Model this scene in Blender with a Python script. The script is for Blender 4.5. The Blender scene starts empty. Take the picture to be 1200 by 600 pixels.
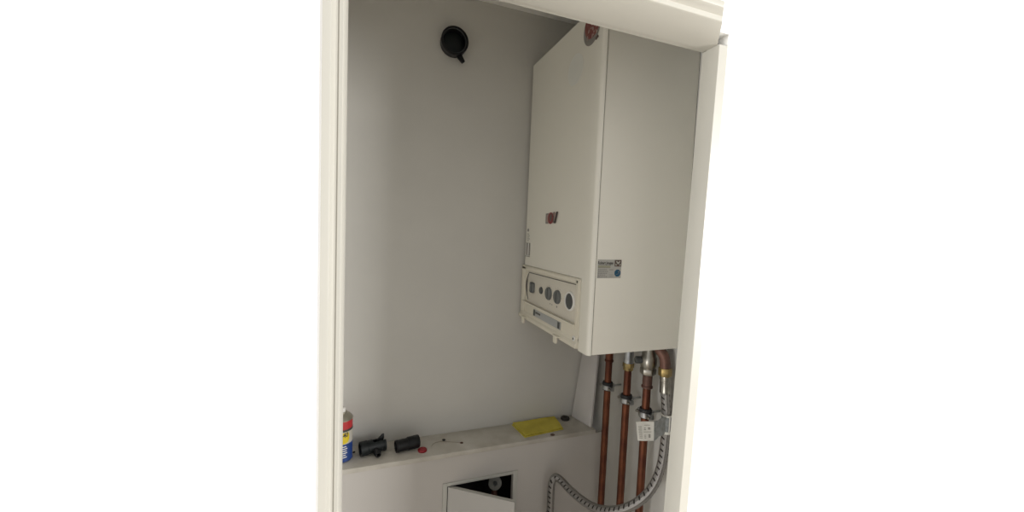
import bpy, bmesh, math, random
from mathutils import Vector, Matrix
random.seed(7)
scene = bpy.context.scene
COL = scene.collection
PI = math.pi

# ------------------------------------------------------------------ helpers
def link(o):
    COL.objects.link(o); return o

class MB:
    """collects shapes into one bmesh; several material slots possible"""
    def __init__(self): self.bm = bmesh.new()
    def _merge(self, b, mi=0):
        for f in b.faces: f.material_index = mi
        me = bpy.data.meshes.new('t'); b.to_mesh(me); b.free()
        self.bm.from_mesh(me); bpy.data.meshes.remove(me)
        return self
    def box(self, x0, x1, y0, y1, z0, z1, bev=0, seg=2, mi=0, M=None):
        b = bmesh.new()
        bmesh.ops.create_cube(b, size=1)
        for v in b.verts:
            v.co = Vector((x0+(v.co.x+.5)*(x1-x0), y0+(v.co.y+.5)*(y1-y0), z0+(v.co.z+.5)*(z1-z0)))
        if bev: bmesh.ops.bevel(b, geom=b.edges[:], offset=bev, segments=seg, profile=.5, affect='EDGES')
        if M: bmesh.ops.transform(b, matrix=M, verts=b.verts)
        return self._merge(b, mi)
    def prism(self, pts, vec, bev=0, seg=2, mi=0):
        """closed polygon (3d points) extruded along vec"""
        b = bmesh.new(); vec = Vector(vec)
        a = [b.verts.new(Vector(p)) for p in pts]; c = [b.verts.new(Vector(p)+vec) for p in pts]
        n = len(pts)
        b.faces.new(a[::-1]); b.faces.new(c)
        for i in range(n): b.faces.new((a[i], a[(i+1) % n], c[(i+1) % n], c[i]))
        bmesh.ops.recalc_face_normals(b, faces=b.faces)
        if bev: bmesh.ops.bevel(b, geom=b.edges[:], offset=bev, segments=seg, profile=.5, affect='EDGES')
        return self._merge(b, mi)
    def lathe(self, base, axis, prof, seg=32, mi=0, closed=False, arc=None):
        """prof = [(distance along axis, radius)]; caps where radius is 0"""
        b = bmesh.new(); base = Vector(base); ax = Vector(axis).normalized()
        q = Vector((0, 0, 1)).rotation_difference(ax)
        rings = []
        full = arc is None
        a0, a1 = (0, 2*PI) if full else arc
        n = seg if full else seg+1
        for (h, r) in prof:
            if r <= 1e-7 and full:
                rings.append([b.verts.new(base+ax*h)])
            else:
                rings.append([b.verts.new(base + q @ Vector((r*math.cos(a0+(a1-a0)*i/seg), r*math.sin(a0+(a1-a0)*i/seg), h))) for i in range(n)])
        pairs = list(zip(rings, rings[1:]))
        if closed: pairs.append((rings[-1], rings[0]))
        for A, B in pairs:
            m = seg
            for i in range(m):
                j = (i+1) % n
                if len(A) == 1 and len(B) == 1: continue
                if len(A) == 1: b.faces.new((A[0], B[j], B[i]))
                elif len(B) == 1: b.faces.new((A[i], A[j], B[0]))
                else: b.faces.new((A[i], A[j], B[j], B[i]))
        if not full and closed:
            b.faces.new([R[0] for R in rings]); b.faces.new([R[-1] for R in rings][::-1])
        bmesh.ops.recalc_face_normals(b, faces=b.faces)
        return self._merge(b, mi)
    def cyl(self, p0, p1, r, r1=None, seg=28, bev=0.0, mi=0):
        p0, p1 = Vector(p0), Vector(p1); L = (p1-p0).length; r1 = r if r1 is None else r1
        if bev: prof = [(0, 0), (0, r-bev), (bev, r), (L-bev, r1), (L, r1-bev), (L, 0)]
        else: prof = [(0, 0), (0, r), (L, r1), (L, 0)]
        return self.lathe(p0, p1-p0, prof, seg, mi)
    def hexnut(self, p0, p1, r, mi=0):
        p0, p1 = Vector(p0), Vector(p1); ax = (p1-p0).normalized()
        q = Vector((0, 0, 1)).rotation_difference(ax)
        pts = [p0 + q @ Vector((r*math.cos(i*PI/3+.3), r*math.sin(i*PI/3+.3), 0)) for i in range(6)]
        return self.prism(pts, p1-p0, bev=r*.09, seg=2, mi=mi)
    def torus(self, c, axis, R, r, seg=40, seg2=12, mi=0):
        prof = [(r*math.sin(2*PI*k/seg2), R+r*math.cos(2*PI*k/seg2)) for k in range(seg2)]
        return self.lathe(c, axis, prof, seg, mi, closed=True)
    def tube(self, path, r, seg=20, mi=0, uv=False):
        b = bmesh.new(); P = [Vector(p) for p in path]; n = len(P)
        uvl = b.loops.layers.uv.new('UVMap')
        T = [(P[min(i+1, n-1)]-P[max(i-1, 0)]).normalized() for i in range(n)]
        N = T[0].orthogonal().normalized(); rings = []; s = [0]
        for i in range(1, n): s.append(s[-1]+(P[i]-P[i-1]).length)
        rr = r if isinstance(r, (list, tuple)) else [r]*n
        for i in range(n):
            N = (N-T[i]*N.dot(T[i])).normalized(); B = T[i].cross(N)
            rings.append([b.verts.new(P[i]+(N*math.cos(2*PI*k/seg)+B*math.sin(2*PI*k/seg))*rr[i]) for k in range(seg)])
        for i in range(n-1):
            for k in range(seg):
                j = (k+1) % seg
                f = b.faces.new((rings[i][k], rings[i][j], rings[i+1][j], rings[i+1][k]))
                for lp, (u, v) in zip(f.loops, ((k/seg, s[i]), ((k+1)/seg, s[i]), ((k+1)/seg, s[i+1]), (k/seg, s[i+1]))):
                    lp[uvl].uv = (u, v)
        b.faces.new(rings[0][::-1]); b.faces.new(rings[-1])
        bmesh.ops.recalc_face_normals(b, faces=b.faces)
        return self._merge(b, mi)
    def text(self, s, size, O, X, Y, depth=.0003, mi=0, bend=None, width=None, bold=0):
        """writing laid flat at O along X (reading direction) and Y (up); raised by depth"""
        cu = bpy.data.curves.new('t', 'FONT'); cu.body = s; cu.size = size; cu.align_x = 'CENTER'; cu.align_y = 'CENTER'
        cu.extrude = depth/2; cu.offset = bold; cu.resolution_u = 3
        to = bpy.data.objects.new('t', cu); COL.objects.link(to)
        dg = bpy.context.evaluated_depsgraph_get(); dg.update()
        me = bpy.data.meshes.new_from_object(to.evaluated_get(dg))
        bpy.data.objects.remove(to); bpy.data.curves.remove(cu)
        b = bmesh.new(); b.from_mesh(me); bpy.data.meshes.remove(me)
        if width:
            xs = [v.co.x for v in b.verts]; k = width/(max(xs)-min(xs))
            for v in b.verts: v.co.x *= k
        O, X, Y = Vector(O), Vector(X).normalized(), Vector(Y).normalized(); Z = X.cross(Y)
        for v in b.verts:
            x, y, z = v.co
            if bend: v.co = Vector(bend(x, y, z+depth/2))
            else: v.co = O+X*x+Y*y+Z*(z+depth/2)
        return self._merge(b, mi)
    def build(self, name, mats, parent=None, loc=None, smooth=35):
        if not isinstance(mats, (list, tuple)): mats = [mats]
        me = bpy.data.meshes.new(name)
        org = Vector(loc) if loc is not None else (world_loc(parent) if parent else Vector((0, 0, 0)))
        for v in self.bm.verts: v.co -= org
        self.bm.to_mesh(me); self.bm.free()
        for m in mats: me.materials.append(m)
        me.shade_smooth(); me.set_sharp_from_angle(angle=math.radians(smooth))
        o = link(bpy.data.objects.new(name, me))
        if parent: o.parent = parent
        else: o.location = org
        return o

def world_loc(o):
    v = Vector((0, 0, 0))
    while o: v += o.location; o = o.parent
    return v

def thing(name, label, cat, loc, group=None):
    o = link(bpy.data.objects.new(name, None)); o.location = loc; o.empty_display_size = .05
    return tag(o, label, cat, group)

def tag(o, label, cat, group=None):
    o['label'] = label; o['category'] = cat
    if group: o['group'] = group
    return o

def struct(o, label=None, cat=None):
    o['kind'] = 'structure'
    if label: o['label'] = label; o['category'] = cat
    return o

# ------------------------------------------------------------------ materials
def mat(name, col, rough=.5, metal=0, vary=0, vscale=20, bump=0, bscale=150, col2=None, spec=.5, trans=0, alpha=1):
    m = bpy.data.materials.new(name); m.use_nodes = True
    nt = m.node_tree; N = nt.nodes; L = nt.links; b = N['Principled BSDF']
    b.inputs['Base Color'].default_value = (*col, 1); b.inputs['Roughness'].default_value = rough
    b.inputs['Metallic'].default_value = metal; b.inputs['Specular IOR Level'].default_value = spec
    if trans: b.inputs['Transmission Weight'].default_value = trans
    if alpha < 1: b.inputs['Alpha'].default_value = alpha
    tc = N.new('ShaderNodeTexCoord')
    if vary or col2:
        n = N.new('ShaderNodeTexNoise'); n.inputs['Scale'].default_value = vscale; n.inputs['Detail'].default_value = 5
        L.new(tc.outputs['Object'], n.inputs['Vector'])
        r = N.new('ShaderNodeValToRGB'); r.color_ramp.elements[0].position = .35; r.color_ramp.elements[1].position = .7
        c2 = col2 or tuple(c*(1-vary) for c in col)
        r.color_ramp.elements[0].color = (*c2, 1); r.color_ramp.elements[1].color = (*col, 1)
        L.new(n.outputs['Fac'], r.inputs['Fac']); L.new(r.outputs['Color'], b.inputs['Base Color'])
    if bump:
        n2 = N.new('ShaderNodeTexNoise'); n2.inputs['Scale'].default_value = bscale; n2.inputs['Detail'].default_value = 3
        L.new(tc.outputs['Object'], n2.inputs['Vector'])
        bp = N.new('ShaderNodeBump'); bp.inputs['Strength'].default_value = bump; bp.inputs['Distance'].default_value = .002
        L.new(n2.outputs['Fac'], bp.inputs['Height']); L.new(bp.outputs['Normal'], b.inputs['Normal'])
    return m

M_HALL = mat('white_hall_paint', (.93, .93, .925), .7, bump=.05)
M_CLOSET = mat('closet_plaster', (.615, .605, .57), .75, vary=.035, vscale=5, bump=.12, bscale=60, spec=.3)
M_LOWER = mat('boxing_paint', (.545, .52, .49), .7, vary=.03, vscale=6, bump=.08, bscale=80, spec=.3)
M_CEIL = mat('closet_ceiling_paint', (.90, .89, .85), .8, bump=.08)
M_FRAME = mat('cream_gloss_paint', (.495, .482, .432), .4, vary=.03, vscale=9, bump=.03)
M_LEDGE = mat('dusty_ledge_board', (.60, .575, .52), .7, col2=(.46, .43, .375), vscale=14, bump=.1)
M_FLOOR = mat('hall_floor_oak', (.42, .36, .29), .5, vary=.25, vscale=4)
M_CAVITY = mat('void_shade_dark', (.045, .045, .05), .9, vary=.3, vscale=12, bump=.4)  # near-black colour stands in for the shade inside the hatch void
M_BOILER = mat('white_enamel', (.81, .79, .71), .38, bump=.02, bscale=300)
M_BOILFR = mat('white_enamel_cover', (.81, .79, .71), .27, bump=.02, bscale=300)
M_PANEL = mat('ivory_plastic', (.76, .72, .61), .45, bump=.03, bscale=300)
M_PANEL2 = mat('ivory_plastic_inset', (.69, .655, .57), .5)
M_SEAM = mat('dark_gap_and_shadow', (.12, .115, .11), .8)  # dark joints, and the painted shadow line on the control panel
M_KNOB = mat('grey_knob_plastic', (.16, .17, .17), .45, vary=.2)
M_KNOBDK = mat('dark_grey_plastic', (.07, .075, .075), .4)
M_WHITEPL = mat('white_plastic', (.80, .79, .76), .4)
M_DISPLAY = mat('grey_display_plastic', (.42, .43, .43), .3)
M_INK = mat('dark_print', (.05, .048, .045), .6)
M_INKGREY = mat('grey_print', (.22, .215, .20), .6)
M_LABEL = mat('silver_label', (.46, .45, .415), .45, vary=.06, vscale=60)
M_OLIVE = mat('olive_band', (.34, .335, .25), .5)
M_BROWN = mat('brown_print', (.12, .09, .08), .5)
M_BLUE = mat('petrol_blue_print', (.015, .085, .16), .4)
M_RED = mat('dark_red_print', (.17, .035, .03), .55, col2=(.27, .10, .09), vscale=120)
M_REDBADGE = mat('badge_red', (.22, .04, .04), .5)
M_PINK = mat('badge_plate', (.40, .29, .26), .5)
M_GREYRIM = mat('grey_sticker_rim', (.25, .235, .215), .5)
M_RESIDUE = mat('bluish_glue_mark', (.735, .735, .685), .55)
M_COPPER = mat('aged_copper', (.235, .085, .042), .42, .75, col2=(.105, .036, .024), vscale=14)
M_COPPERDK = mat('brown_copper', (.20, .10, .075), .55, .5, col2=(.10, .055, .045), vscale=30)
M_BRASS = mat('brass', (.50, .36, .14), .4, .9, col2=(.24, .19, .09), vscale=60)
M_CHROME = mat('chrome', (.46, .44, .39), .33, 1, vary=.5, vscale=40)
M_ZINC = mat('zinc_plate', (.50, .51, .52), .35, 1, vary=.3, vscale=50)
M_RUBBER = mat('black_rubber', (.02, .02, .022), .6)
M_BLACKPL = mat('black_plastic', (.010, .0105, .012), .4, vary=.3, spec=.3)
M_GREENBLK = mat('greenish_black_plastic', (.012, .016, .017), .45, vary=.3, spec=.3)
M_PAPER = mat('white_tag_paper', (.78, .765, .71), .7, vary=.05, vscale=60)
M_TAGINK = mat('pale_tag_print', (.36, .345, .31), .7)
M_FILM = mat('grey_tag_film', (.35, .37, .37), .25, vary=.35, vscale=70)
M_YELLOW = mat('yellow_cloth', (.66, .56, .085), .9, col2=(.54, .45, .06), vscale=25, bump=.5, bscale=500)
M_REDCAP = mat('red_plastic', (.30, .010, .018), .35)
M_REDMARK = mat('red_mark', (.45, .10, .10), .4)
M_CANBLUE = mat('can_blue', (.02, .055, .22), .35)
M_CANRED = mat('can_red', (.46, .03, .035), .35)
M_CANYEL = mat('can_yellow', (.68, .52, .02), .35)
M_CANPALE = mat('can_pale', (.50, .48, .42), .35)
M_CANDOME = mat('can_dome_steel', (.42, .40, .33), .35, .9)
M_CANWHITE = mat('can_white', (.80, .79, .75), .4)
M_BOARD = mat('white_board', (.66, .64, .63), .6, vary=.06, vscale=12, bump=.05)
M_DEBRIS = mat('dark_debris', (.03, .027, .025), .8)
M_DEBRISBR = mat('brown_debris', (.12, .07, .05), .8)
M_THREAD = mat('pale_brown_thread', (.26, .21, .17), .9)
M_HATCH = mat('hatch_paint', (.50, .485, .46), .5, bump=.04)
M_HATCHFR = mat('hatch_frame_paint', (.50, .495, .455), .5)
M_HANDWHEEL = mat('pale_handwheel', (.30, .30, .28), .5, vary=.2, vscale=60)

def braid():
    m = bpy.data.materials.new('steel_braid'); m.use_nodes = True
    nt = m.node_tree; N = nt.nodes; L = nt.links; b = N['Principled BSDF']
    b.inputs['Metallic'].default_value = .75; b.inputs['Roughness'].default_value = .42
    uv = N.new('ShaderNodeUVMap'); sep = N.new('ShaderNodeSeparateXYZ'); L.new(uv.outputs['UV'], sep.inputs[0])
    def math_(op, a, bb=None, c=None):
        n = N.new('ShaderNodeMath'); n.operation = op
        for i, v in enumerate((a, bb, c)):
            if v is None: continue
            if isinstance(v, (int, float)): n.inputs[i].default_value = v
            else: L.new(v, n.inputs[i])
        return n.outputs[0]
    u, v = sep.outputs[0], sep.outputs[1]
    s1 = math_('SINE', math_('MULTIPLY', math_('ADD', math_('MULTIPLY', u, 6), math_('MULTIPLY', v, 150)), 2*PI))
    s2 = math_('SINE', math_('MULTIPLY', math_('SUBTRACT', math_('MULTIPLY', u, 6), math_('MULTIPLY', v, 150)), 2*PI))
    wv = math_('MULTIPLY', s1, s2)
    # coloured tracer threads: short dark ticks in a helix
    t1 = math_('SINE', math_('MULTIPLY', math_('ADD', math_('MULTIPLY', u, 2), math_('MULTIPLY', v, 62)), 2*PI))
    t2 = math_('SINE', math_('MULTIPLY', u, 3*2*PI))
    tick = math_('MULTIPLY', math_('GREATER_THAN', t1, .60), math_('GREATER_THAN', t2, .35))
    r = N.new('ShaderNodeValToRGB'); L.new(math_('MULTIPLY_ADD', wv, .5, .5), r.inputs['Fac'])
    r.color_ramp.elements[0].color = (.24, .23, .22, 1); r.color_ramp.elements[1].color = (.40, .385, .37, 1)
    mx = N.new('ShaderNodeMix'); mx.data_type = 'RGBA'
    L.new(tick, mx.inputs['Factor']); L.new(r.outputs['Color'], mx.inputs['A']); mx.inputs['B'].default_value = (.035, .03, .03, 1)
    L.new(mx.outputs['Result'], b.inputs['Base Color'])
    bp = N.new('ShaderNodeBump'); bp.inputs['Strength'].default_value = .5; bp.inputs['Distance'].default_value = .001
    L.new(wv, bp.inputs['Height']); L.new(bp.outputs['Normal'], b.inputs['Normal'])
    return m
M_BRAID = braid()

# ------------------------------------------------------------------ setting
RX = .792            # inner face of the closet wall that carries the boiler
# door wall (white hall side), with the opening of the closet in it
LEAN = .019
ZH = 2.0132
w = MB()
w.box(-2.4, -.0522, .507, .619, 0, 2.75)
w.box(-.0522, .545, .507, .619, 2.0355, 2.75)
w.box(.545, 3.2, .579, .619, 2.0355, 2.75)
w.prism([(.6095-LEAN*ZH+.022, .579, 0), (3.2, .579, 0), (3.2, .579, 2.0355), (.632, .579, 2.0355)], (0, .039, 0))
struct(w.build('wall_front', M_HALL), 'white hall wall around the closet doorway', 'wall')

# moulded lining of the doorway: (u outward from the opening edge, y)
PROF = [(.0012, .6195), (.0012, .6085), (0, .6075), (0, .5225), (.0012, .5205), (.0052, .5200), (.0060, .5212), (.0090, .5208), (.0100, .5180),
        (.0112, .5115), (.0120, .5075), (.0130, .5054), (.0140, .5050), (.0220, .5050), (.0220, .6195)]
XL, XRO, ZH = -.030, .610, 2.0132
jm = MB(); jm.prism([(XL-u, y, 0) for u, y in PROF], (0, 0, ZH-.0002))
struct(jm.build('trim_1', M_FRAME), 'cream moulded door lining beside the spray can', 'door frame')
hd = MB()
b = bmesh.new()
va = [b.verts.new((XL-.022, y, ZH+u)) for u, y in PROF]
vb = [b.verts.new((min(.632, .61-(.579-y)*1.0) if y < .579 else .632, y, ZH+u)) for u, y in PROF]
n = len(PROF)
b.faces.new(va[::-1]); b.faces.new(vb)
for i in range(n): b.faces.new((va[i], va[(i+1) % n], vb[(i+1) % n], vb[i]))
bmesh.ops.recalc_face_normals(b, faces=b.faces)
hd._merge(b)
struct(hd.build('trim_2', M_FRAME), 'cream moulded head of the door lining above the boiler', 'door frame')
LEAN = .019
rj = MB(); rj.prism([(.6095-LEAN*ZH+u, y, 0) for u, y in [(.0012, .6195), (.0012, .6085), (0, .6075), (0, .581), (.001, .5785), (.0215, .5785), (.0215, .6195)]], (LEAN*ZH, 0, ZH-.0002))
struct(rj.build('trim_3', M_FRAME), 'cream door lining beside the boiler and hose', 'door frame')

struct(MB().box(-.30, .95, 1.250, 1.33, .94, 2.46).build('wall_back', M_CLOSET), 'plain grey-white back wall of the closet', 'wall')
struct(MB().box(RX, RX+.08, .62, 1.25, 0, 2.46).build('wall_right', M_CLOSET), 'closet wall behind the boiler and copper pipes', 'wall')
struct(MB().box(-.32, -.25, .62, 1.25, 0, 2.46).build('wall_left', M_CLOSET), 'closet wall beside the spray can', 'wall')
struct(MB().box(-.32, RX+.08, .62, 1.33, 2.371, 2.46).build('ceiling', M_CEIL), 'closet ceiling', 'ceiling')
struct(MB().box(-2.4, 3.2, -3.2, 1.14, -.06, 0).build('floor', M_FLOOR), 'brown floor of the hall', 'floor')
# boxed-in wall under the ledge, with the hatch opening
HX0, HX1, HZ0, HZ1 = .2398, .4550, .490, .8635
lw = MB()
YL = 1.1357
lw.box(-.25, HX0, YL, YL+.014, 0, .955); lw.box(HX1, RX, YL, YL+.014, 0, .955)
lw.box(HX0, HX1, YL, YL+.014, HZ1, .955); lw.box(HX0, HX1, YL, YL+.014, 0, HZ0)
struct(lw.build('wall_lower', M_LOWER), 'white boxing wall under the ledge with the hatch in it', 'wall')
cv = MB()
cv.box(.10, .62, 1.44, 1.46, .35, .94); cv.box(.08, .10, YL+.014, 1.46, .35, .94); cv.box(.62, .64, YL+.014, 1.46, .35, .94)
cv.box(.08, .64, YL+.014, 1.46, .33, .35); cv.box(.08, .64, YL+.014, 1.46, .94, .954)
struct(cv.build('wall_recess', M_CAVITY), 'dark void behind the access hatch', 'wall')
struct(MB().box(-.25, .757, YL-.005, 1.25, .9555, .970, bev=.0015).build('trim_4', M_LEDGE), 'dusty narrow ledge along the back wall', 'ledge')

# ------------------------------------------------------------------ boiler
XF, YN, YF, ZB, ZT = .504, .806, 1.239, 1.354, 2.196
boiler = thing('gas_boiler', 'large white wall-hung gas boiler with knobs on its control panel', 'boiler', (.65, 1.026, ZB))
MB().box(XF+.0124, RX-.002, YN+.0012, YF, ZB+.0005, ZT, bev=.002).build('casing', M_BOILER, boiler)
MB().box(XF+.0092, XF+.0128, YN+.0030, YF-.0025, ZB+.003, ZT-.002).build('cover_seal', M_SEAM, boiler)
# front cover: long edges turned round to the side, opening at its foot for the control panel
cz = 1.537
def cover_profile(y0, y1, near, far):
    c = [(.0098-.0098*math.sin(a), .0115-.0115*math.cos(a)) for a in [PI/2-PI/2*k/8 for k in range(9)]]
    a = [(XF+x, y0+y) for x, y in reversed(c)] if near else [(XF+.0098, y0), (XF, y0)]
    d_ = [(XF+x, y1-y) for x, y in c] if far else [(XF, y1), (XF+.0098, y1)]
    return a+d_
fc = MB()
fc.prism([(x, y, cz) for x, y in cover_profile(YN, YF, True, True)], (0, 0, ZT-cz))
fc.prism([(x, y, ZB) for x, y in cover_profile(YN, YN+.046, True, False)], (0, 0, cz-ZB))
cover = fc.build('front_cover', M_BOILFR, boiler)
FX, FY, FZ = (-1, 0, 0), (0, -1, 0), (0, 0, 1)      # facing, reading direction, up for marks on the boiler's front

def oval(cy, cz, ry, rz, tilt=0, n=40):
    return [(cy+ry*math.cos(a)*math.cos(tilt)-rz*math.sin(a)*math.sin(tilt), cz+ry*math.cos(a)*math.sin(tilt)+rz*math.sin(a)*math.cos(tilt)) for a in [2*PI*k/n for k in range(n)]]
# control panel
PY0, PY1, PZ0, PZ1 = YN+.047, YF+.004, ZB+.006, cz-.001
cp = MB()
cp.box(XF-.003, XF+.0094, PY0, PY1, PZ0+.016, PZ1, bev=.0015)          # body of the panel
cp.box(XF-.0052, XF-.0026, PY0+.006, PY1-.004, PZ1-.012, PZ1-.002, bev=.001)   # top rim
cp.box(XF-.0052, XF-.0026, PY0+.003, PY0+.016, PZ0+.05, PZ1-.004, bev=.001)
cp.box(XF-.0052, XF-.0026, PY1-.034, PY1-.002, PZ0+.02, PZ1-.004, bev=.001)
cp.box(XF-.0100, XF-.0022, PY0+.012, PY1-.030, 1.4120, 1.4185, bev=.0015)       # rail below the knobs
cp.box(XF-.0046, XF-.0022, PY0+.014, PY1-.036, 1.4050, 1.4125, bev=.0008)
# drooping foot of the panel that curls under
cp.prism([(XF-.003, PY0, PZ0+.024), (XF-.0045, PY0, PZ0+.014), (XF-.0095, PY0, PZ0+.009), (XF-.0105, PY0, PZ0+.004), (XF-.0090, PY0, PZ0-.001), (XF+.0094, PY0, PZ0-.003), (XF+.0094, PY0, PZ0+.024)],
         (0, PY1-PY0, 0), bev=.0006)
panel = cp.build('control_panel', M_PANEL, boiler)
ins = MB()
ins.box(XF-.0044, XF-.0028, PY0+.020, PY1-.048, 1.4190, PZ1-.0165, bev=.0006)
ins.build('fascia', M_PANEL2, panel)
gr = MB()
# curved dark gap at the far end of the fascia and, as a dark tube, the painted shadow line over it
arc = []
for k in range(13):
    t = -1+2*k/12
    arc.append((XF-.0048, 1.1850+.0170*(1-t*t), 1.4715+t*.0440))
gr.tube(arc, [.0010+.0020*(1-(-1+2*k/12)**2) for k in range(13)], seg=8)
gr.tube([(XF-.0046, 1.1850, 1.5160), (XF-.0046, PY0+.022, 1.5200)], .0012, seg=6)
gr.build('seam_and_shadow_line', M_SEAM, panel)
gr = MB(); gr.tube([(XF-.0100, PY1-.032, 1.4187), (XF-.0100, PY0+.013, 1.4187)], .0007, seg=6); gr.build('rail_shadow_line', M_GREYRIM, panel)
gr = MB(); gr.tube([(XF-.0040, PY1-.034, 1.4112), (XF-.0040, PY0+.012, 1.4112)], .0012, seg=6); gr.build('rail_shadow_line', M_GREYRIM, panel)  # both grey tubes are painted shadow along the rail's top and foot

def knob(y, z, r, m, square=False, depth=.006):
    k = MB()
    if square:
        k.box(XF-.0042-depth, XF-.0042, y-r*.92, y+r*.92, z-r, z+r, bev=r*.35, seg=3)
    else:
        k.lathe((XF-.0042, y, z), (-1, 0, 0), [(0, 0), (0, r), (depth*.7, r*.96), (depth, r*.86), (depth, 0)], 28)
    o = k.build('control_knob', m, panel)
    g = MB().box(XF-.0052-depth, XF-.0042-depth+.0004, y-.0016, y+.0016, z-r*.8, z+r*.8, bev=.0005)
    g.build('pointer', M_KNOBDK, o)
    return o
knob(1.1500, 1.4715, .0165, M_KNOB, True)
knob(1.0850, 1.4720, .0110, M_KNOBDK, depth=.004)
knob(1.0310, 1.4715, .0195, M_KNOB)
knob(.9750, 1.4710, .0200, M_KNOB)
g = MB(); g.lathe((XF-.0042, .9020, 1.4725), (-1, 0, 0), [(0, .0255), (.004, .0255), (.0052, .0240), (.0052, .0212), (.002, .0205)], 36)
gauge = g.build('gauge', M_WHITEPL, panel)
MB().lathe((XF-.0040, .9020, 1.4725), (-1, 0, 0), [(0, .0210), (.0035, .0210), (.0035, 0)], 36).build('dial', M_KNOBDK, gauge)
mk = MB()
for y, z in ((1.02, 1.4435), (1.008, 1.4430)): mk.box(XF-.0048, XF-.0043, y-.0025, y+.0025, z-.001, z+.001)
mk.box(XF-.0048, XF-.0043, .975, .980, 1.4405, 1.4455)
for i in range(9):
    for (yc, rr) in ((1.031, .0240), (.975, .0245)):
        a = math.radians(-40+i*32)
        mk.box(XF-.0048, XF-.0043, yc+rr*math.cos(a)-.0007, yc+rr*math.cos(a)+.0007, 1.4715+rr*math.sin(a)-.0007, 1.4715+rr*math.sin(a)+.0007)
mk.build('scale_marks', M_INKGREY, panel)
d = MB(); d.box(XF-.0060, XF-.0025, .950, 1.136, 1.3835, 1.4055, bev=.001)
disp = d.build('display', M_DISPLAY, panel)
for y in (1.1282, .9587):
    MB().box(XF-.0066, XF-.0055, y-.0062, y+.0062, 1.3855, 1.4035).build('display_end', M_KNOBDK, disp)
d = MB()
for i in range(5): d.box(XF-.0064, XF-.0058, 1.112-i*.0075, 1.1170-i*.0075, 1.3940+(i % 2)*.0006, 1.4000)
d.build('printed_marks', M_INK, disp)
for y in (1.188, .9500):
    c = MB(); c.box(XF-.019, XF-.002, y-.0170, y+.0170, PZ0+.0045, PZ0+.0085, bev=.001)
    c.box(XF-.019, XF-.0125, y-.0085, y+.0085, PZ0-.013, PZ0+.006, bev=.0012)
    c.build('latch', M_PANEL, panel)
s = MB(); s.lathe((XF-.0030, .8765, 1.3800), (-1, 0, 0), [(0, 0), (0, .0075), (.0015, .0072), (.0025, .005), (.0025, 0)], 24)
scr = s.build('screw_cap', M_WHITEPL, panel)
MB().lathe((XF-.0053, .8765, 1.3800), (-1, 0, 0), [(0, .0030), (.0008, .0030), (.0008, 0)], 16).build('screw', M_KNOBDK, scr)
# curved break in the near edge of the panel, and the maker's badge in the middle of the cover
bg = MB()
by, bz = 1.0440, 1.6925
bg.prism([(XF-.0001, by+.036, bz+.013), (XF-.0001, by-.040, bz+.016), (XF-.0001, by-.026, bz-.015), (XF-.0001, by+.036, bz-.017)], (-.0022, 0, 0), bev=.0004)
badge = bg.build('badge', M_PINK, boiler)
bi = MB(); bi.prism([(XF-.0022, by+.020, bz+.014), (XF-.0022, by+.037, bz+.013), (XF-.0022, by+.037, bz-.017), (XF-.0022, by+.022, bz-.017), (XF-.0022, by+.022, bz-.012),
          (XF-.0022, by+.0325, bz-.012), (XF-.0022, by+.0325, bz+.009), (XF-.0022, by+.020, bz+.010)], (-.0008, 0, 0)); bi.build('badge_bracket', M_GREYRIM, badge)
bi = MB(); bi.prism([(XF-.0022, by-.015, bz+.017), (XF-.0022, by-.020, bz+.017), (XF-.0022, by-.0175, bz-.014), (XF-.0022, by-.0125, bz-.014)], (-.0008, 0, 0)); bi.build('badge_stroke', M_BROWN, badge)
bi = MB(); bi.prism([(XF-.0022, by-.032, bz+.017), (XF-.0022, by-.042, bz+.017), (XF-.0022, by-.029, bz-.016), (XF-.0022, by-.019, bz-.016)], (-.0008, 0, 0)); bi.build('badge_stroke', M_INK, badge)
bi = MB(); bi.prism([(XF-.0022, y, z) for y, z in oval(by+.003, bz-.001, .0165, .0170)], (-.0012, 0, 0)); bi.build('badge_disc', M_REDBADGE, badge)
bi = MB(); bi.prism([(XF-.0034, y, z) for y, z in oval(by+.001, bz+.001, .0075, .0115, .2, 20)], (-.0004, 0, 0)); bi.build('badge_disc_core', M_BROWN, badge)
# small print and the bar-code plate by the far edge of the cover
lp = MB()
lp.box(XF-.0008, XF+.0005, 1.2065, 1.2430, 1.5660, 1.6120)
plate = lp.build('data_plate', M_GREYRIM, boiler)
lp = MB(); lp.box(XF-.0014, XF-.0007, 1.2165, 1.2225, 1.572, 1.611); lp.box(XF-.0014, XF-.0007, 1.2380, 1.2425, 1.570, 1.611)
lp.box(XF-.0014, XF-.0007, 1.2065, 1.2430, 1.5690, 1.5705)
lp.build('white_bars', M_CANWHITE, plate)
sp = MB()
pts = [(XF+.0002, 1.2285+.0065*math.cos(a), 1.6545+.0055*math.sin(a)) for a in [2*PI*k/16 for k in range(16)]]
sp.prism(pts, (-.0008, 0, 0))
for i, (a, bb) in enumerate(((1.220, 1.234), (1.214, 1.233), (1.218, 1.234), (1.212, 1.2325), (1.222, 1.231))):
    sp.box(XF-.0006, XF+.0002, a, bb, 1.641-i*.0055, 1.6430-i*.0055)
sp.build('small_print', M_INKGREY, boiler)
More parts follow.
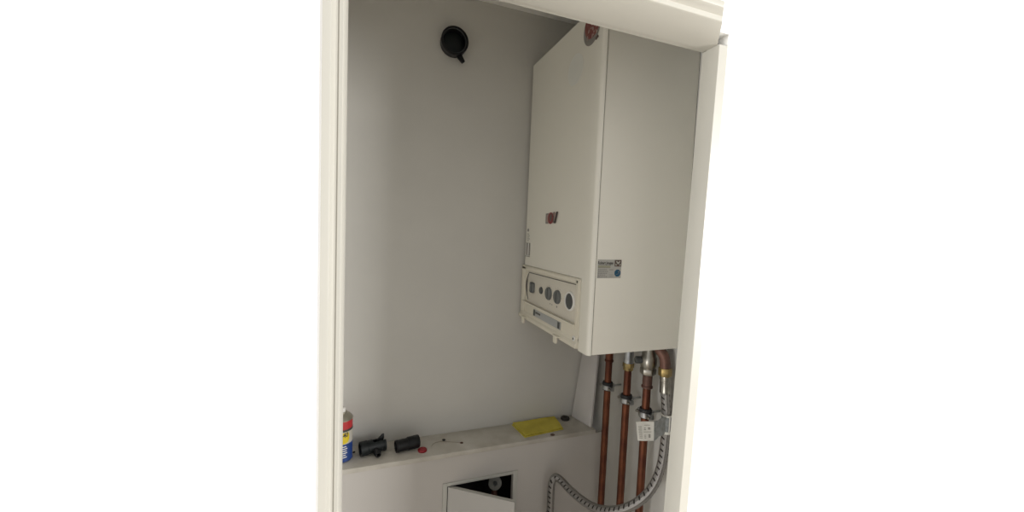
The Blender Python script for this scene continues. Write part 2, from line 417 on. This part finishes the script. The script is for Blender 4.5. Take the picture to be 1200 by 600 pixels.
# red round sticker near the top of the cover, half peeled, with a grey lower rim
cy, czr = .8655, 2.1600
rs = MB(); rs.prism([(XF-.0001, y, z) for y, z in oval(cy+.004, czr-.008, .0385, .0420, .25)], (-.0010, 0, 0))
sticker = rs.build('round_sticker', M_GREYRIM, boiler)
rs = MB(); rs.prism([(XF-.0010, y, z) for y, z in oval(cy, czr+.003, .0360, .0385, .25)], (-.0008, 0, 0))
rs.build('red_disc', M_RED, sticker)
rs = MB()
for k_ in range(16):
    rs.prism([(XF-.0017, p, q) for p, q in oval(cy+random.uniform(-.022, .022), czr+random.uniform(-.034, .030), random.uniform(.0015, .0032), random.uniform(.002, .0065), random.uniform(-.6, .6), 10)], (-.0005, 0, 0))
rs.build('worn_patches', M_PINK, sticker)
rs = MB(); rs.prism([(XF, .850, 2.1175), (XF, .840, 2.1210), (XF, .837, 2.1155), (XF, .848, 2.1120)], (-.0025, 0, 0), bev=.0005)
rs.build('torn_edge', M_BROWN, sticker)
rs = MB(); rs.prism([(XF+.0001, y, z) for y, z in oval(.945, 2.078, .040, .040)], (-.0005, 0, 0)); rs.build('glue_mark', M_RESIDUE, boiler)
for o_ in list(panel.children)+[badge, plate, sticker]+[o for o in boiler.children if o.name.startswith(('small_print', 'glue_mark'))]:
    if not o_.name.startswith(('rail_shadow_line', 'latch')): o_.location.y -= .0065
    if o_.name.startswith(('data_plate', 'small_print')): o_.location.y -= .0090
# silver installer's sticker on the side that faces the doorway
SX0, SX1, SZ0, SZ1 = .5195, .5865, 1.5445, 1.5895
YS = YN+.0012
ss = MB(); ss.box(SX0, SX1, YS-.0008, YS+.0006, SZ0, SZ1)
svc = ss.build('service_sticker', M_LABEL, boiler)
t = MB(); t.text('Robert Jongen', .0100, bold=.00022, O=(.5415, YS-.0008, 1.5815), X=(1, 0, 0), Y=(0, 0, 1), width=.043); t.build('heading', M_INK, svc)
t = MB(); t.box(SX0+.001, .5555, YS-.0012, YS-.0007, 1.5695, 1.5755); t.build('olive_band', M_OLIVE, svc)
t = MB()
t.box(SX0+.001, .5640, YS-.0012, YS-.0007, 1.5760, 1.5766); t.box(SX0+.001, .5555, YS-.0015, YS-.0012, 1.5700, 1.5706)
for i, (a, bb) in enumerate(((.001, .029), (.002, .029), (.001, .027), (.001, .022), (.001, .027))):
    z = 1.5655-i*.0043
    xx = SX0+a
    while xx < SX0+bb-.003:
        l = random.uniform(.003, .007); t.box(xx, min(xx+l, SX0+bb), YS-.0012, YS-.0007, z-.0011, z+.0006); xx += l+.0012
t.box(SX0+.033, .5640, YS-.0012, YS-.0007, 1.5645, 1.5660); t.box(SX0+.033, .5640, YS-.0012, YS-.0007, 1.5525, 1.5532); t.box(SX0+.033, .5640, YS-.0012, YS-.0007, 1.5480, 1.5487)
t.build('print_lines', M_INKGREY, svc)
t = MB(); t.box(.5670, SX1, YS-.0012, YS-.0007, 1.5730, SZ1); em = t.build('emblem', M_BROWN, svc)
cxe = .5768
t = MB(); t.prism([(cxe-.0065, YS-.0012, 1.5862), (cxe-.0045, YS-.0012, 1.5868), (cxe, YS-.0012, 1.5835), (cxe+.0045, YS-.0012, 1.5868), (cxe+.0065, YS-.0012, 1.5862), (cxe+.0022, YS-.0012, 1.5800), (cxe, YS-.0012, 1.5788), (cxe-.0022, YS-.0012, 1.5800)], (0, -.0004, 0))
for s_ in (-1, 1): t.prism([(cxe+s_*.0075, YS-.0012, 1.5795), (cxe+s_*.0055, YS-.0012, 1.5800), (cxe+s_*.0040, YS-.0012, 1.5760), (cxe+s_*.0065, YS-.0012, 1.5750)], (0, -.0004, 0))
t.build('emblem_chevron', M_CANPALE, em)
t = MB()
for s_ in (-1, 1): t.prism([(cxe+s_*.0034+.0014*math.cos(a), YS-.0012, 1.5800+.0020*math.sin(a)) for a in [2*PI*k/12 for k in range(12)]], (0, -.0003, 0))
t.build('emblem_dots', M_INK, em)
t = MB(); t.prism([(.5765+.0092*math.cos(a), YS-.0007, 1.5570+.0092*math.sin(a)) for a in [PI/8+2*PI*k/8 for k in range(8)]], (0, -.0006, 0)); oc = t.build('blue_octagon', M_BLUE, svc)
t = MB(); t.prism([(.5715, YS-.0013, 1.5525), (.5810, YS-.0013, 1.5560), (.5810, YS-.0013, 1.5566), (.5715, YS-.0013, 1.5533)], (0, -.0003, 0))
t.prism([(.5780, YS-.0013, 1.5590), (.5812, YS-.0013, 1.5580), (.5812, YS-.0013, 1.5612), (.5780, YS-.0013, 1.5615)], (0, -.0003, 0)); t.build('octagon_print', M_INKGREY, oc)
# underside: dark tray the pipes come out of
MB().box(XF+.03, RX-.006, YN+.02, YF-.02, ZB-.003, ZB+.002).build('underside_tray', M_GREYRIM, boiler)

# ------------------------------------------------------------------ copper pipes and clamps
PX = .740
ZC = 1.155
ZTOP = ZB-.004
def pipe(y, label, z_top=ZTOP):
    t = thing('copper_pipe', label, 'pipe', (PX, y, 0), 'copper pipes under the boiler')
    MB().cyl((PX, y, .002), (PX, y, z_top), .0110).build('pipe', M_COPPER, t)
    return t
Y1, Y2, Y3 = 1.0525, .9540, .8670
p1 = pipe(Y1, 'copper pipe nearest the leaning white board, with one thin collar')
k = MB(); k.lathe((PX, Y1, 1.2400), (0, 0, 1), [(0, .0105), (0, .0130), (.002, .0142), (.006, .0142), (.008, .0125), (.034, .0125), (.036, .0105)], 28); k.build('collar', M_COPPER, p1)
p2 = pipe(Y2, 'middle copper pipe, with a brass nut and silver sleeve at its top')
k = MB(); k.hexnut((PX, Y2, 1.2560), (PX, Y2, 1.2700), .0175); k.lathe((PX, Y2, 1.2480), (0, 0, 1), [(0, .0105), (0, .0145), (.009, .0150), (.009, .0105)], 28); k.build('brass_nut', M_BRASS, p2)
k = MB(); k.lathe((PX, Y2, 1.2700), (0, 0, 1), [(0, .010), (0, .0150), (.010, .0150), (.012, .0140), (.075, .0140), (.075, .010)], 28); k.build('silver_sleeve', M_ZINC, p2)
p3 = pipe(Y3, 'copper pipe beside the braided hose, with a chrome valve at its top')
k = MB()
k.lathe((PX, Y3, 1.2660), (0, 0, 1), [(0, .0105), (0, .0175), (.004, .0190), (.018, .0190), (.022, .0205), (.030, .0225), (.048, .0225), (.054, .0190), (.062, .0190), (.066, .0165), (.082, .0165), (.082, .01)], 30)
k.hexnut((PX, Y3, 1.2680), (PX, Y3, 1.2840), .0225)
valve = k.build('valve', M_CHROME, p3)
k = MB(); k.cyl((PX-.014, Y3+.004, 1.3060), (PX-.036, Y3+.012, 1.3065), .0100, bev=.002); k.build('valve_screw', M_KNOBDK, valve)
k = MB(); k.lathe((PX, Y3, 1.2270), (0, 0, 1), [(0, .0105), (0, .0135), (.002, .0155), (.006, .0155), (.008, .0132), (.036, .0132), (.038, .0150), (.039, .0105)], 28); k.build('collar', M_COPPERDK, p3)

def clamp(y, z, label):
    t = thing('pipe_clamp', label, 'clamp', (PX, y, z), 'pipe clamps on the copper pipes')
    k = MB(); k.lathe((PX, y, z-.0110), (0, 0, 1), [(0, .0113), (0, .0160), (.003, .0172), (.022, .0172), (.026, .0158), (.026, .0113)], 32, closed=True)
    k.build('rubber_lining', M_RUBBER, t)
    k = MB()
    k.lathe((PX, y, z-.0075), (0, 0, 1), [(0, .0173), (0, .0192), (.0135, .0192), (.0135, .0173)], 32, closed=True)
    ring = k.build('ring', M_ZINC, t)
    for s_ in (-1, 1):
        e = MB(); e.box(PX-.0065, PX+.0065, *sorted((y+s_*.0180, y+s_*.0285)), z-.0075, z+.0060, bev=.0015)
        ear = e.build('ear', M_ZINC, ring)
        q = MB(); q.cyl((PX-.0130, y+s_*.0235, z-.0015), (PX-.0060, y+s_*.0235, z-.0015), .0042, bev=.001); q.build('screw_head', M_CHROME, ear)
    k = MB(); k.cyl((PX+.0180, y, z), (RX, y, z), .0032); k.hexnut((PX+.0180, y, z), (PX+.0250, y, z), .0065)
    k.build('threaded_rod', M_ZINC, t)
clamp(Y1, 1.1585, 'silver pipe clamp on the copper pipe nearest the leaning board')
clamp(Y2, 1.1570, 'silver pipe clamp on the middle copper pipe')
clamp(Y3, 1.1540, 'silver pipe clamp just above the white paper tag')

# ------------------------------------------------------------------ braided hose
def smooth_path(P, k=8):
    P = [Vector(p) for p in P]; out = []
    for i in range(len(P)-1):
        a, b_, c, d_ = P[max(i-1, 0)], P[i], P[i+1], P[min(i+2, len(P)-1)]
        for j in range(k):
            t_ = j/k
            out.append(.5*((2*b_)+(c-a)*t_+(2*a-5*b_+4*c-d_)*t_*t_+(3*b_-a-3*c+d_)*t_**3))
    out.append(P[-1]); return out
hose = thing('braided_hose', 'grey braided steel hose hanging in a loop under the boiler', 'hose', (.7595, .82, ZB-.01))
HP = [(.7595, .8205, 1.268), (.7610, .820, 1.240), (.7650, .820, 1.206), (.7690, .819, 1.172), (.7684, .815, 1.1125), (.7514, .805, 1.0371), (.7204, .800, .9818), (.679, .810, .9409), (.6482, .850, .9001),
      (.629, .910, .8665), (.6147, .97, .8538), (.6041, 1.03, .8510), (.5966, 1.066, .8555), (.584, 1.084, .8590), (.5735, 1.0865, .8470), (.5700, 1.086, .8230), (.5697, 1.085, .780), (.5697, 1.085, .735)]
MB().tube(smooth_path(HP, 10), .0118, seg=24).build('braid', M_BRAID, hose, smooth=60)
k = MB()
k.lathe((.7592, .8206, 1.2770), (.05, -.005, -1), [(0, .010), (0, .0142), (.004, .0146), (.012, .0142), (.013, .0132), (.016, .0132), (.017, .0140), (.040, .0138), (.042, .0144), (.046, .0144), (.048, .0125), (.048, .011)], 30)
k.build('crimp_sleeve', M_CHROME, hose)
k = MB(); k.hexnut((.7585, .8215, 1.2765), (.7578, .8220, 1.2990), .0178); k.build('nut', M_BRASS, hose)
k = MB(); k.tube(smooth_path([(.7575, .8222, 1.297), (.7570, .8225, 1.312), (.7540, .826, 1.330), (.7480, .836, 1.3445), (.7480, .840, ZB-.004)], 8), .0138, seg=22); k.build('elbow', M_COPPERDK, hose)
k = MB(); k.lathe((.5697, 1.085, .742), (0, 0, -1), [(0, .0118), (0, .0138), (.030, .0138), (.032, .012)], 26); k.hexnut((.5697, 1.085, .708), (.5697, 1.085, .685), .017)
k.cyl((.5697, 1.085, .690), (.5697, 1.085, .002), .0095); k.build('tail_fitting', M_CHROME, hose)

# paper tag wrapped round the hose
tg = thing('hose_tag', 'creased white paper tag with grey film, wrapped round the braided hose', 'tag', (.7690, .8175, 1.148))
def sheet(P00, P10, P11, P01, nu, nv, wav, th):
    """slightly wavy sheet of thickness th"""
    m_ = MB(); b = bmesh.new(); c = [Vector(p) for p in (P00, P10, P11, P01)]
    nrm = (c[1]-c[0]).cross(c[3]-c[0]).normalized(); top = []; bot = []
    for j in range(nv+1):
        for i in range(nu+1):
            u, v = i/nu, j/nv
            p = (c[0]*(1-u)+c[1]*u)*(1-v)+(c[3]*(1-u)+c[2]*u)*v + nrm*wav(u, v)
            top.append(b.verts.new(p+nrm*th)); bot.append(b.verts.new(p))
    I = lambda i, j: j*(nu+1)+i
    for j in range(nv):
        for i in range(nu):
            b.faces.new((top[I(i, j)], top[I(i+1, j)], top[I(i+1, j+1)], top[I(i, j+1)]))
            b.faces.new((bot[I(i, j)], bot[I(i, j+1)], bot[I(i+1, j+1)], bot[I(i+1, j)]))
    edge = [I(i, 0) for i in range(nu+1)]+[I(nu, j) for j in range(1, nv+1)]+[I(i, nv) for i in range(nu-1, -1, -1)]+[I(0, j) for j in range(nv-1, 0, -1)]
    for a, bb in zip(edge, edge[1:]+edge[:1]): b.faces.new((top[a], bot[a], bot[bb], top[bb]))
    bmesh.ops.recalc_face_normals(b, faces=b.faces)
    return m_._merge(b)
A00, A10, A11, A01 = Vector((.6640, .8000, 1.1218)), Vector((.7075, .7900, 1.1190)), Vector((.7035, .7900, 1.1715)), Vector((.6545, .8000, 1.1735))
pp = sheet(A00, A10, A11, A01, 8, 8, lambda u, v: .0012*math.sin(u*5+v*2), .0004).build('paper', M_PAPER, tg, smooth=60)
nr = (A10-A00).cross(A01-A00).normalized()
def on_tag(u, v): return (A00*(1-u)+A10*u)*(1-v)+(A01*(1-u)+A11*u)*v + nr*(.0012*math.sin(u*5+v*2)+.0004)
pl = MB()
for (u0, u1, v0, v1) in [(.10+.02*(q_ % 2), .30, .14+.075*q_, .165+.075*q_) for q_ in range(9)]+[(.42, .52, .14+.07*q_, .165+.07*q_) for q_ in range(3)]+[(.68, .80, .16, .34), (.38, .86, .455, .475), (.42, .54, .56, .60), (.44, .52, .64, .68), (.66, .80, .58, .70), (.46, .78, .80, .825)]:
    pl.prism([on_tag(u0, v0), on_tag(u1, v0), on_tag(u1, v1), on_tag(u0, v1)], nr*.0004)
pl.build('print_marks', M_TAGINK, tg)
sheet((.7070, .7905, 1.1195), (.7560, .8065, 1.1240), (.7560, .8065, 1.1700), (.7030, .7905, 1.1712), 8, 6, lambda u, v: .0016*math.sin(u*9+v*5), .0004).build('film', M_FILM, tg, smooth=60)
for z0, z1 in ((1.1195, 1.1265), (1.1665, 1.1715)):
    k = MB(); k.lathe((.7690, .8165, z0), (.0, 0, 1), [(0, .0119), (0, .0134), (z1-z0, .0134), (z1-z0, .0119)], 30, closed=True)
    k.build('band', M_PAPER, tg)
k = MB(); k.lathe((.7690, .8165, 1.1265), (0, 0, 1), [(0, .0119), (0, .0130), (.040, .0130), (.040, .0119)], 30, closed=True); k.build('wrap', M_FILM, tg)
k = MB(); k.box(.7660, .7685, .8015, .8035, 1.126, 1.167); k.build('wrap_seam', M_PAPER, tg)

# ------------------------------------------------------------------ leaning board beside the pipes
bd = MB()
b0, b1, b2, b3 = (.7215, 1.2420, .9712), (.7450, 1.1480, .9712), (.7560, 1.1440, 1.2300), (.7560, 1.2420, 1.2300)
nb = (Vector(b1)-Vector(b0)).cross(Vector(b3)-Vector(b0)).normalized()
if nb.x < 0: nb = -nb
bd.prism([b0, b1, b2, b3], nb*.010, bev=.001)
tag(bd.build('board', M_BOARD, loc=(.735, 1.195, .9712)), 'white board leaning in the corner at the end of the ledge', 'board')

# ------------------------------------------------------------------ spray can
CX, CY, CZ, CR = -.0605, 1.190, .9703, .0283
can = thing('spray_can', 'blue, yellow and red spray can standing on the ledge behind the door lining', 'spray can', (CX, CY, CZ))
k = MB(); k.lathe((CX, CY, CZ), (0, 0, 1), [(0, 0), (0, CR-.004), (.002, CR-.001), (.004, CR+.0004), (.006, CR), (.055, CR)], 48); k.build('body', M_CANBLUE, can)
k = MB(); k.lathe((CX, CY, CZ), (0, 0, 1), [(.055, CR), (.091, CR)], 48); k.build('label_field', M_CANPALE, can)
k = MB(); k.lathe((CX, CY, CZ), (0, 0, 1), [(.091, CR), (.091, CR+.0003), (.0975, CR+.0003), (.0975, CR)], 48); k.build('dark_stripe', M_INK, can)
k = MB(); k.lathe((CX, CY, CZ), (0, 0, 1), [(.0975, CR), (.121, CR)], 48); k.build('red_band', M_CANRED, can)
k = MB(); k.lathe((CX, CY, CZ), (0, 0, 1), [(.121, CR), (.121, CR+.0008), (.1235, CR+.0008), (.125, CR-.0005), (.131, CR-.005), (.135, CR-.011), (.137, .0125), (.141, .0125), (.141, .006)], 48); k.build('dome', M_CANDOME, can)
k = MB(); k.lathe((CX, CY, CZ), (0, 0, 1), [(.139, .0085), (.148, .0085), (.152, .0075), (.153, .004), (.153, 0)], 28)
k.cyl((CX, CY-.006, CZ+.147), (CX, CY-.0105, CZ+.147), .002); k.build('nozzle', M_CANWHITE, can)
A0 = -PI/2+.20                        # the label faces the doorway
def wrap(x, y, z, zc=0): 
    a = A0+x/CR; r = CR+.0002+z
    return (CX+r*math.cos(a), CY+r*math.sin(a), CZ+zc+y)
def patch(pts, zc, th, off=0):
    """polygon (x,y) laid on the can, subdivided in x so that it follows the curve"""
    m_ = MB(); b = bmesh.new()
    fv = [b.verts.new((p[0], p[1], 0)) for p in pts]; b.faces.new(fv)
    x0 = min(p[0] for p in pts); x1 = max(p[0] for p in pts); x = x0+.003
    while x < x1:
        bmesh.ops.bisect_plane(b, geom=b.verts[:]+b.edges[:]+b.faces[:], plane_co=(x, 0, 0), plane_no=(1, 0, 0)); x += .003
    r = bmesh.ops.extrude_face_region(b, geom=b.faces[:])
    for g_ in r['geom']:
        if isinstance(g_, bmesh.types.BMVert): g_.co.z += th
    for v in b.verts: v.co = Vector(wrap(v.co.x, v.co.y, v.co.z+off, zc))
    bmesh.ops.recalc_face_normals(b, faces=b.faces)
    return m_._merge(b)
shield = [(-.021, .0150), (.0125, .0165), (.0165, .008), (.0160, -.004), (.0130, -.0125), (.004, -.0165), (-.012, -.0165), (-.021, -.010)]
patch(shield, .073, .0003).build('yellow_shield', M_CANYEL, can)
t = MB(); t.text('WD-40', .0185, (0, 0, 0), (1, 0, 0), (0, 0, 1), depth=.0004, bold=.0005, bend=lambda x, y, z: wrap(x-.0095, y+.0065+.14*x, z+.0003, .073), width=.044); t.build('lettering', M_INK, can)
t = MB()
for i in range(6):
    L_ = [.019, .022, .020, .022, .018, .021][i]
    t_ = patch([(-.012, .0004), (-.012+L_, .0010), (-.012+L_, .0034), (-.012, .0028)], .046-i*.0062, .0003)
    me = bpy.data.meshes.new('t'); t_.bm.to_mesh(me); t_.bm.free(); t.bm.from_mesh(me); bpy.data.meshes.remove(me)
t.build('print_lines', M_CANWHITE, can)

# ------------------------------------------------------------------ black plastic fittings on the ledge
a, c = Vector((-.0115, 1.1865, .9915)), Vector((.0590, 1.2030, .9915)); ax = (c-a).normalized(); sd = Vector((0, 0, 1)).cross(ax).normalized()
tee = thing('tee_fitting', 'black plastic tee fitting with a cut-away socket, beside the spray can', 'pipe fitting', (a+c)/2-Vector((0, 0, .0212)))
R_ = .0208
k = MB(); k.lathe(a, ax, [(0, R_-.003), (0, R_), (.020, R_), (.022, R_-.0015), (.036, R_-.0015), (.036, R_-.0045), (.002, R_-.0045)], 36, closed=True); k.build('socket', M_GREENBLK, tee)
k = MB(); q_ = Vector((0, 0, 1)).rotation_difference(ax)
# open trough: lower part of a tube, the upper quarter cut away
xa = q_ @ Vector((1, 0, 0)); ya = q_ @ Vector((0, 1, 0))
up_ang = math.atan2(ya.z, xa.z)
k.lathe(a+ax*.036, ax, [(0, R_-.0015), (.030, R_-.0015), (.031, R_), (.0365, R_), (.0365, R_-.0045), (0, R_-.0045)], 30, closed=True, arc=(up_ang+.55, up_ang+2*PI-.95)); k.build('trough', M_GREENBLK, tee)
k = MB(); k.prism([a+ax*.050+sd*.010+Vector((0, 0, .008)), a+ax*.073+sd*.012+Vector((0, 0, .010)), a+ax*.073+sd*.014+Vector((0, 0, .0225)), a+ax*.066+sd*.014+Vector((0, 0, .0215))], sd*.004, bev=.0006); k.build('clip', M_BLACKPL, tee)
k = MB(); st = a+ax*.040-sd*.014-Vector((0, 0, .006)); k.lathe(st, -sd*.95-Vector((0, 0, .12))+ax*.12, [(0, 0), (0, .0098), (.022, .0092), (.026, .0078), (.026, .005), (.010, .005), (.010, 0)], 24); k.build('stub', M_BLACKPL, tee)

a2, c2 = Vector((.0885, 1.1765, .9895)), Vector((.1575, 1.1910, .9895)); ax2 = (c2-a2).normalized()
cpl = thing('coupler_fitting', 'black plastic pipe coupler lying beside the red cap', 'pipe fitting', (a2+c2)/2-Vector((0, 0, .0195)))
L2 = (c2-a2).length
k = MB(); k.lathe(a2, ax2, [(0, .0150), (0, .0172), (.002, .0180), (.006, .0180), (.007, .0172), (L2*.5, .0172), (L2*.5, .0140), (.003, .0140)], 40, closed=True); k.build('spigot', M_BLACKPL, cpl)
k = MB(); k.lathe(a2+ax2*L2*.5, ax2, [(0, .0140), (0, .0180), (.003, .0192), (L2*.46, .0192), (L2*.5, .0182), (L2*.5, .0150), (.004, .0140)], 40, closed=True); k.build('socket', M_BLACKPL, cpl)
MB().lathe(a2+ax2*.030, ax2, [(0, 0), (0, .0139), (.002, .0139), (.002, 0)], 32).build('inner_stop', M_RUBBER, cpl)

k = MB(); rc = (.1665, 1.1655, .9703)
k.lathe(rc, (0, 0, 1), [(0, 0), (0, .0132), (.002, .0138), (.004, .0136), (.0058, .0122), (.0062, .0095), (.0050, .0088), (.0050, 0)], 32)
cap = k.build('red_cap', M_REDCAP, loc=rc); tag(cap, 'small round red plastic cap on the ledge', 'cap')
k = MB(); k.prism([(rc[0]-.005, rc[1]-.0035, .9752), (rc[0]+.006, rc[1]-.001, .9752), (rc[0]+.0055, rc[1]+.0010, .9752), (rc[0]-.0045, rc[1]-.001, .9752)], (0, 0, .0010), bev=.0003); k.build('raised_mark', M_REDMARK, cap)

# yellow folded cloth
yc = thing('cleaning_cloth', 'yellow folded cleaning cloth lying on the ledge', 'cloth', (.567, 1.2, .9703))
YA, YB_, YC_, YD = Vector((.4965, 1.1480, .9705)), Vector((.6460, 1.1620, .9705)), Vector((.6560, 1.2440, .9705)), Vector((.4840, 1.2380, .9705))
def yw(u, v): return .0008*(math.sin(u*7+v*3)+math.sin(v*8-u*2))+.0016
sheet(YA, YB_, YC_, YD, 20, 12, lambda u, v: 0, .0035).build('lower_fold', M_YELLOW, yc, smooth=60)
up = Vector((0, 0, .0038))
sheet(YA+up+Vector((.002, .0015, 0)), YB_+up+Vector((-.003, .003, 0)), YC_+up+Vector((-.004, -.001, 0)), YD+up+Vector((.003, 0, 0)), 20, 12, yw, .0035).build('upper_fold', M_YELLOW, yc, smooth=60)

# rubber washer and bits of debris
k = MB(); ws = (.688, 1.2275, .9703); k.lathe(ws, (0, 0, 1), [(0, .0055), (0, .0155), (.004, .0162), (.0075, .0150), (.0075, .0060), (.004, .0052)], 32, closed=True)
tag(k.build('rubber_washer', M_DEBRIS, loc=ws), 'dark rubber washer lying between the yellow cloth and the board', 'washer')
def bit(x, y, s_, m, label, name='plaster_crumb', cat='crumb', flat=.6):
    k = MB(); b = bmesh.new(); bmesh.ops.create_icosphere(b, subdivisions=2, radius=1)
    for v in b.verts:
        f = 1+random.uniform(-.25, .25); v.co = Vector((v.co.x*s_*f*1.25, v.co.y*s_*f, max(0, v.co.z*flat+flat*.6)*s_))+Vector((x, y, .9702))
    k._merge(b); tag(k.build(name, m, loc=(x, y, .9702)), label, cat)
bit(.2389, 1.2060, .0050, M_DEBRIS, 'black crumb on the ledge against the back wall, past the red cap')
bit(.2904, 1.1746, .0040, M_DEBRISBR, 'brown crumb on the bare middle of the ledge')
bit(.5930, 1.1385, .0060, M_DEBRISBR, 'brown flake at the ledge edge below the yellow cloth', flat=.4)
bit(-.0290, 1.2130, .0034, M_DEBRIS, 'tiny dark crumb between the spray can and the tee fitting')
k = MB(); th = smooth_path([(.196, 1.180, .9712), (.206, 1.196, .9712), (.226, 1.200, .9712), (.262, 1.188, .9712), (.288, 1.176, .9712)], 6); k.tube(th, .0005, seg=6)
tag(k.build('thread', M_THREAD, loc=(.24, 1.19, .9705)), 'thin brown thread curling between the crumbs on the ledge', 'thread')

# ------------------------------------------------------------------ access hatch
hatch = thing('access_hatch', 'white access hatch in the boxing wall, its door ajar', 'hatch', (HX0, YL, HZ0))
k = MB(); fw, fo = .0135, .004
k.box(HX0-fw, HX0, YL-fo, YL-.0002, HZ0-fw, HZ1+.010, bev=.001); k.box(HX1, HX1+fw+.002, YL-fo, YL-.0002, HZ0-fw, HZ1+.010, bev=.001)
k.box(HX0, HX1, YL-fo, YL-.0002, HZ1, HZ1+.010, bev=.001); k.box(HX0, HX1, YL-fo, YL-.0002, HZ0-fw, HZ0, bev=.001)
k.build('frame', M_HATCHFR, hatch)
h0 = Vector((HX0+.0015, YL-.0045, 0)); dr = Vector((.4115-HX0, 1.0124-1.1345, 0)).normalized(); dn = Vector((-dr.y, dr.x, 0))
W_ = .2110
k = MB(); pz0 = HZ0+.003
k.prism([h0+Vector((0, 0, pz0)), h0+dr*W_+Vector((0, 0, pz0)), h0+dr*W_+dn*.0035+Vector((0, 0, pz0)), h0+dn*.0035+Vector((0, 0, pz0))], (0, 0, HZ1-.002-pz0), bev=.0008)
door = k.build('door', M_HATCH, hatch)
k = MB(); k.prism([h0+dr*.004+dn*.0035+Vector((0, 0, pz0+.003)), h0+dr*(W_-.004)+dn*.0035+Vector((0, 0, pz0+.003)), h0+dr*(W_-.004)+dn*.0150+Vector((0, 0, pz0+.003)), h0+dr*.004+dn*.0150+Vector((0, 0, pz0+.003))], (0, 0, HZ1-.004-pz0-.003), bev=.0008)
k.build('door_core', M_HATCHFR, door)
# stopcock inside the void
sc = thing('stopcock', 'pale round stopcock handwheel in the dark void behind the hatch', 'valve', (.413, 1.19, .8045))
axv = Vector((-.30, -.92, .25)).normalized(); cvp = Vector((.413, 1.19, .8045))
k = MB(); k.lathe(cvp, axv, [(-.006, 0), (-.006, .018), (-.004, .0225), (.003, .0225), (.005, .020), (.005, .0085), (.001, .0080), (.001, 0)], 32); k.build('handwheel', M_HANDWHEEL, sc)
k = MB(); k.lathe(cvp, axv, [(.0012, .0068), (.004, .0060), (.004, 0)], 20); k.build('spindle_screw', M_KNOBDK, sc)
k = MB(); k.cyl(cvp-axv*.0062, cvp-axv*.060, .008); bk = cvp-axv*.068; k.cyl(bk-Vector((0, 0, .44)), bk+Vector((0, 0, .06)), .011); k.build('pipe', M_COPPERDK, sc)

# ------------------------------------------------------------------ black pipe socket high on the back wall
PCX, PCZ = .2395, 2.2205
ps = thing('pipe_socket', 'black plastic pipe socket with a hanging tab, high on the back wall', 'pipe socket', (PCX, 1.249, PCZ))
k = MB(); k.lathe((PCX, 1.2495, PCZ), (0, -1, 0), [(0, .0385), (0, .0408), (.020, .0408), (.024, .0420), (.030, .0420), (.032, .0408), (.032, .0380), (.029, .0372), (.004, .0356), (.003, .0385)], 56, closed=True); k.build('rim', M_BLACKPL, ps)
k = MB(); k.lathe((PCX, 1.2490, PCZ), (0, -1, 0), [(0, 0), (0, .0372), (.003, .0372), (.004, .034), (.005, 0)], 48); k.build('bore_shade_disc', M_GREENBLK, ps)  # dark disc stands in for the shade deep in the open bore
k = MB(); k.torus((PCX-.001, 1.2495-.026, PCZ), (0, -1, 0), .0362, .0016, seg=48, seg2=8); k.build('seal_ring', M_KNOBDK, ps)
k = MB(); tdir = Vector((.62, 0, -.78)).normalized(); tp = Vector((PCX, 1.228, PCZ))+Vector((.36, 0, -.93))*.0372; tn = Vector((tdir.z, 0, -tdir.x))
k.prism([tp+tn*.009, tp-tn*.009, tp-tn*.0065+tdir*.022, tp-tn*.0055+tdir*.0275, tp+tn*.0045+tdir*.0275, tp+tn*.0055+tdir*.022], (0, .010, 0), bev=.0012); k.build('tab', M_BLACKPL, ps)

# ------------------------------------------------------------------ light
wd = bpy.data.worlds.new('hall_daylight'); scene.world = wd; wd.use_nodes = True
bgd = wd.node_tree.nodes['Background']; bgd.inputs['Color'].default_value = (1, .985, .96, 1); bgd.inputs['Strength'].default_value = .65
def area(name, loc, target, size, size_y, power, col):
    l = bpy.data.lights.new(name, 'AREA'); l.shape = 'RECTANGLE'; l.size = size; l.size_y = size_y; l.energy = power; l.color = col
    o = link(bpy.data.objects.new(name, l)); o.location = loc
    o.rotation_euler = (Vector(target)-Vector(loc)).to_track_quat('-Z', 'Y').to_euler(); return o
area('hall_window_light', (3.0, -1.5, 1.6), (.3, .8, 1.4), 1.2, 1.0, 172, (1, .985, .96))
area('hall_left_fill', (-2.3, -.2, .8), (.3, .8, 1.4), 1.2, 1.0, 68, (1, .985, .96))  # unseen fill added from the left to brighten the right-hand door lining

# ------------------------------------------------------------------ camera
cam = bpy.data.cameras.new('camera'); co = link(bpy.data.objects.new('camera', cam)); scene.camera = co
cam.sensor_width = 36; cam.sensor_fit = 'HORIZONTAL'; cam.lens = 458.155/1200*36; cam.clip_start = .01
co.location = (0, 0, 1.65); co.rotation_mode = 'XYZ'
co.rotation_euler = (1.50649054, -.0405420855, -.352275123)
vs = scene.view_settings
vs.view_transform = 'Standard'; vs.look = 'None'; vs.gamma = 1; vs.use_curve_mapping = False; vs.exposure = 0
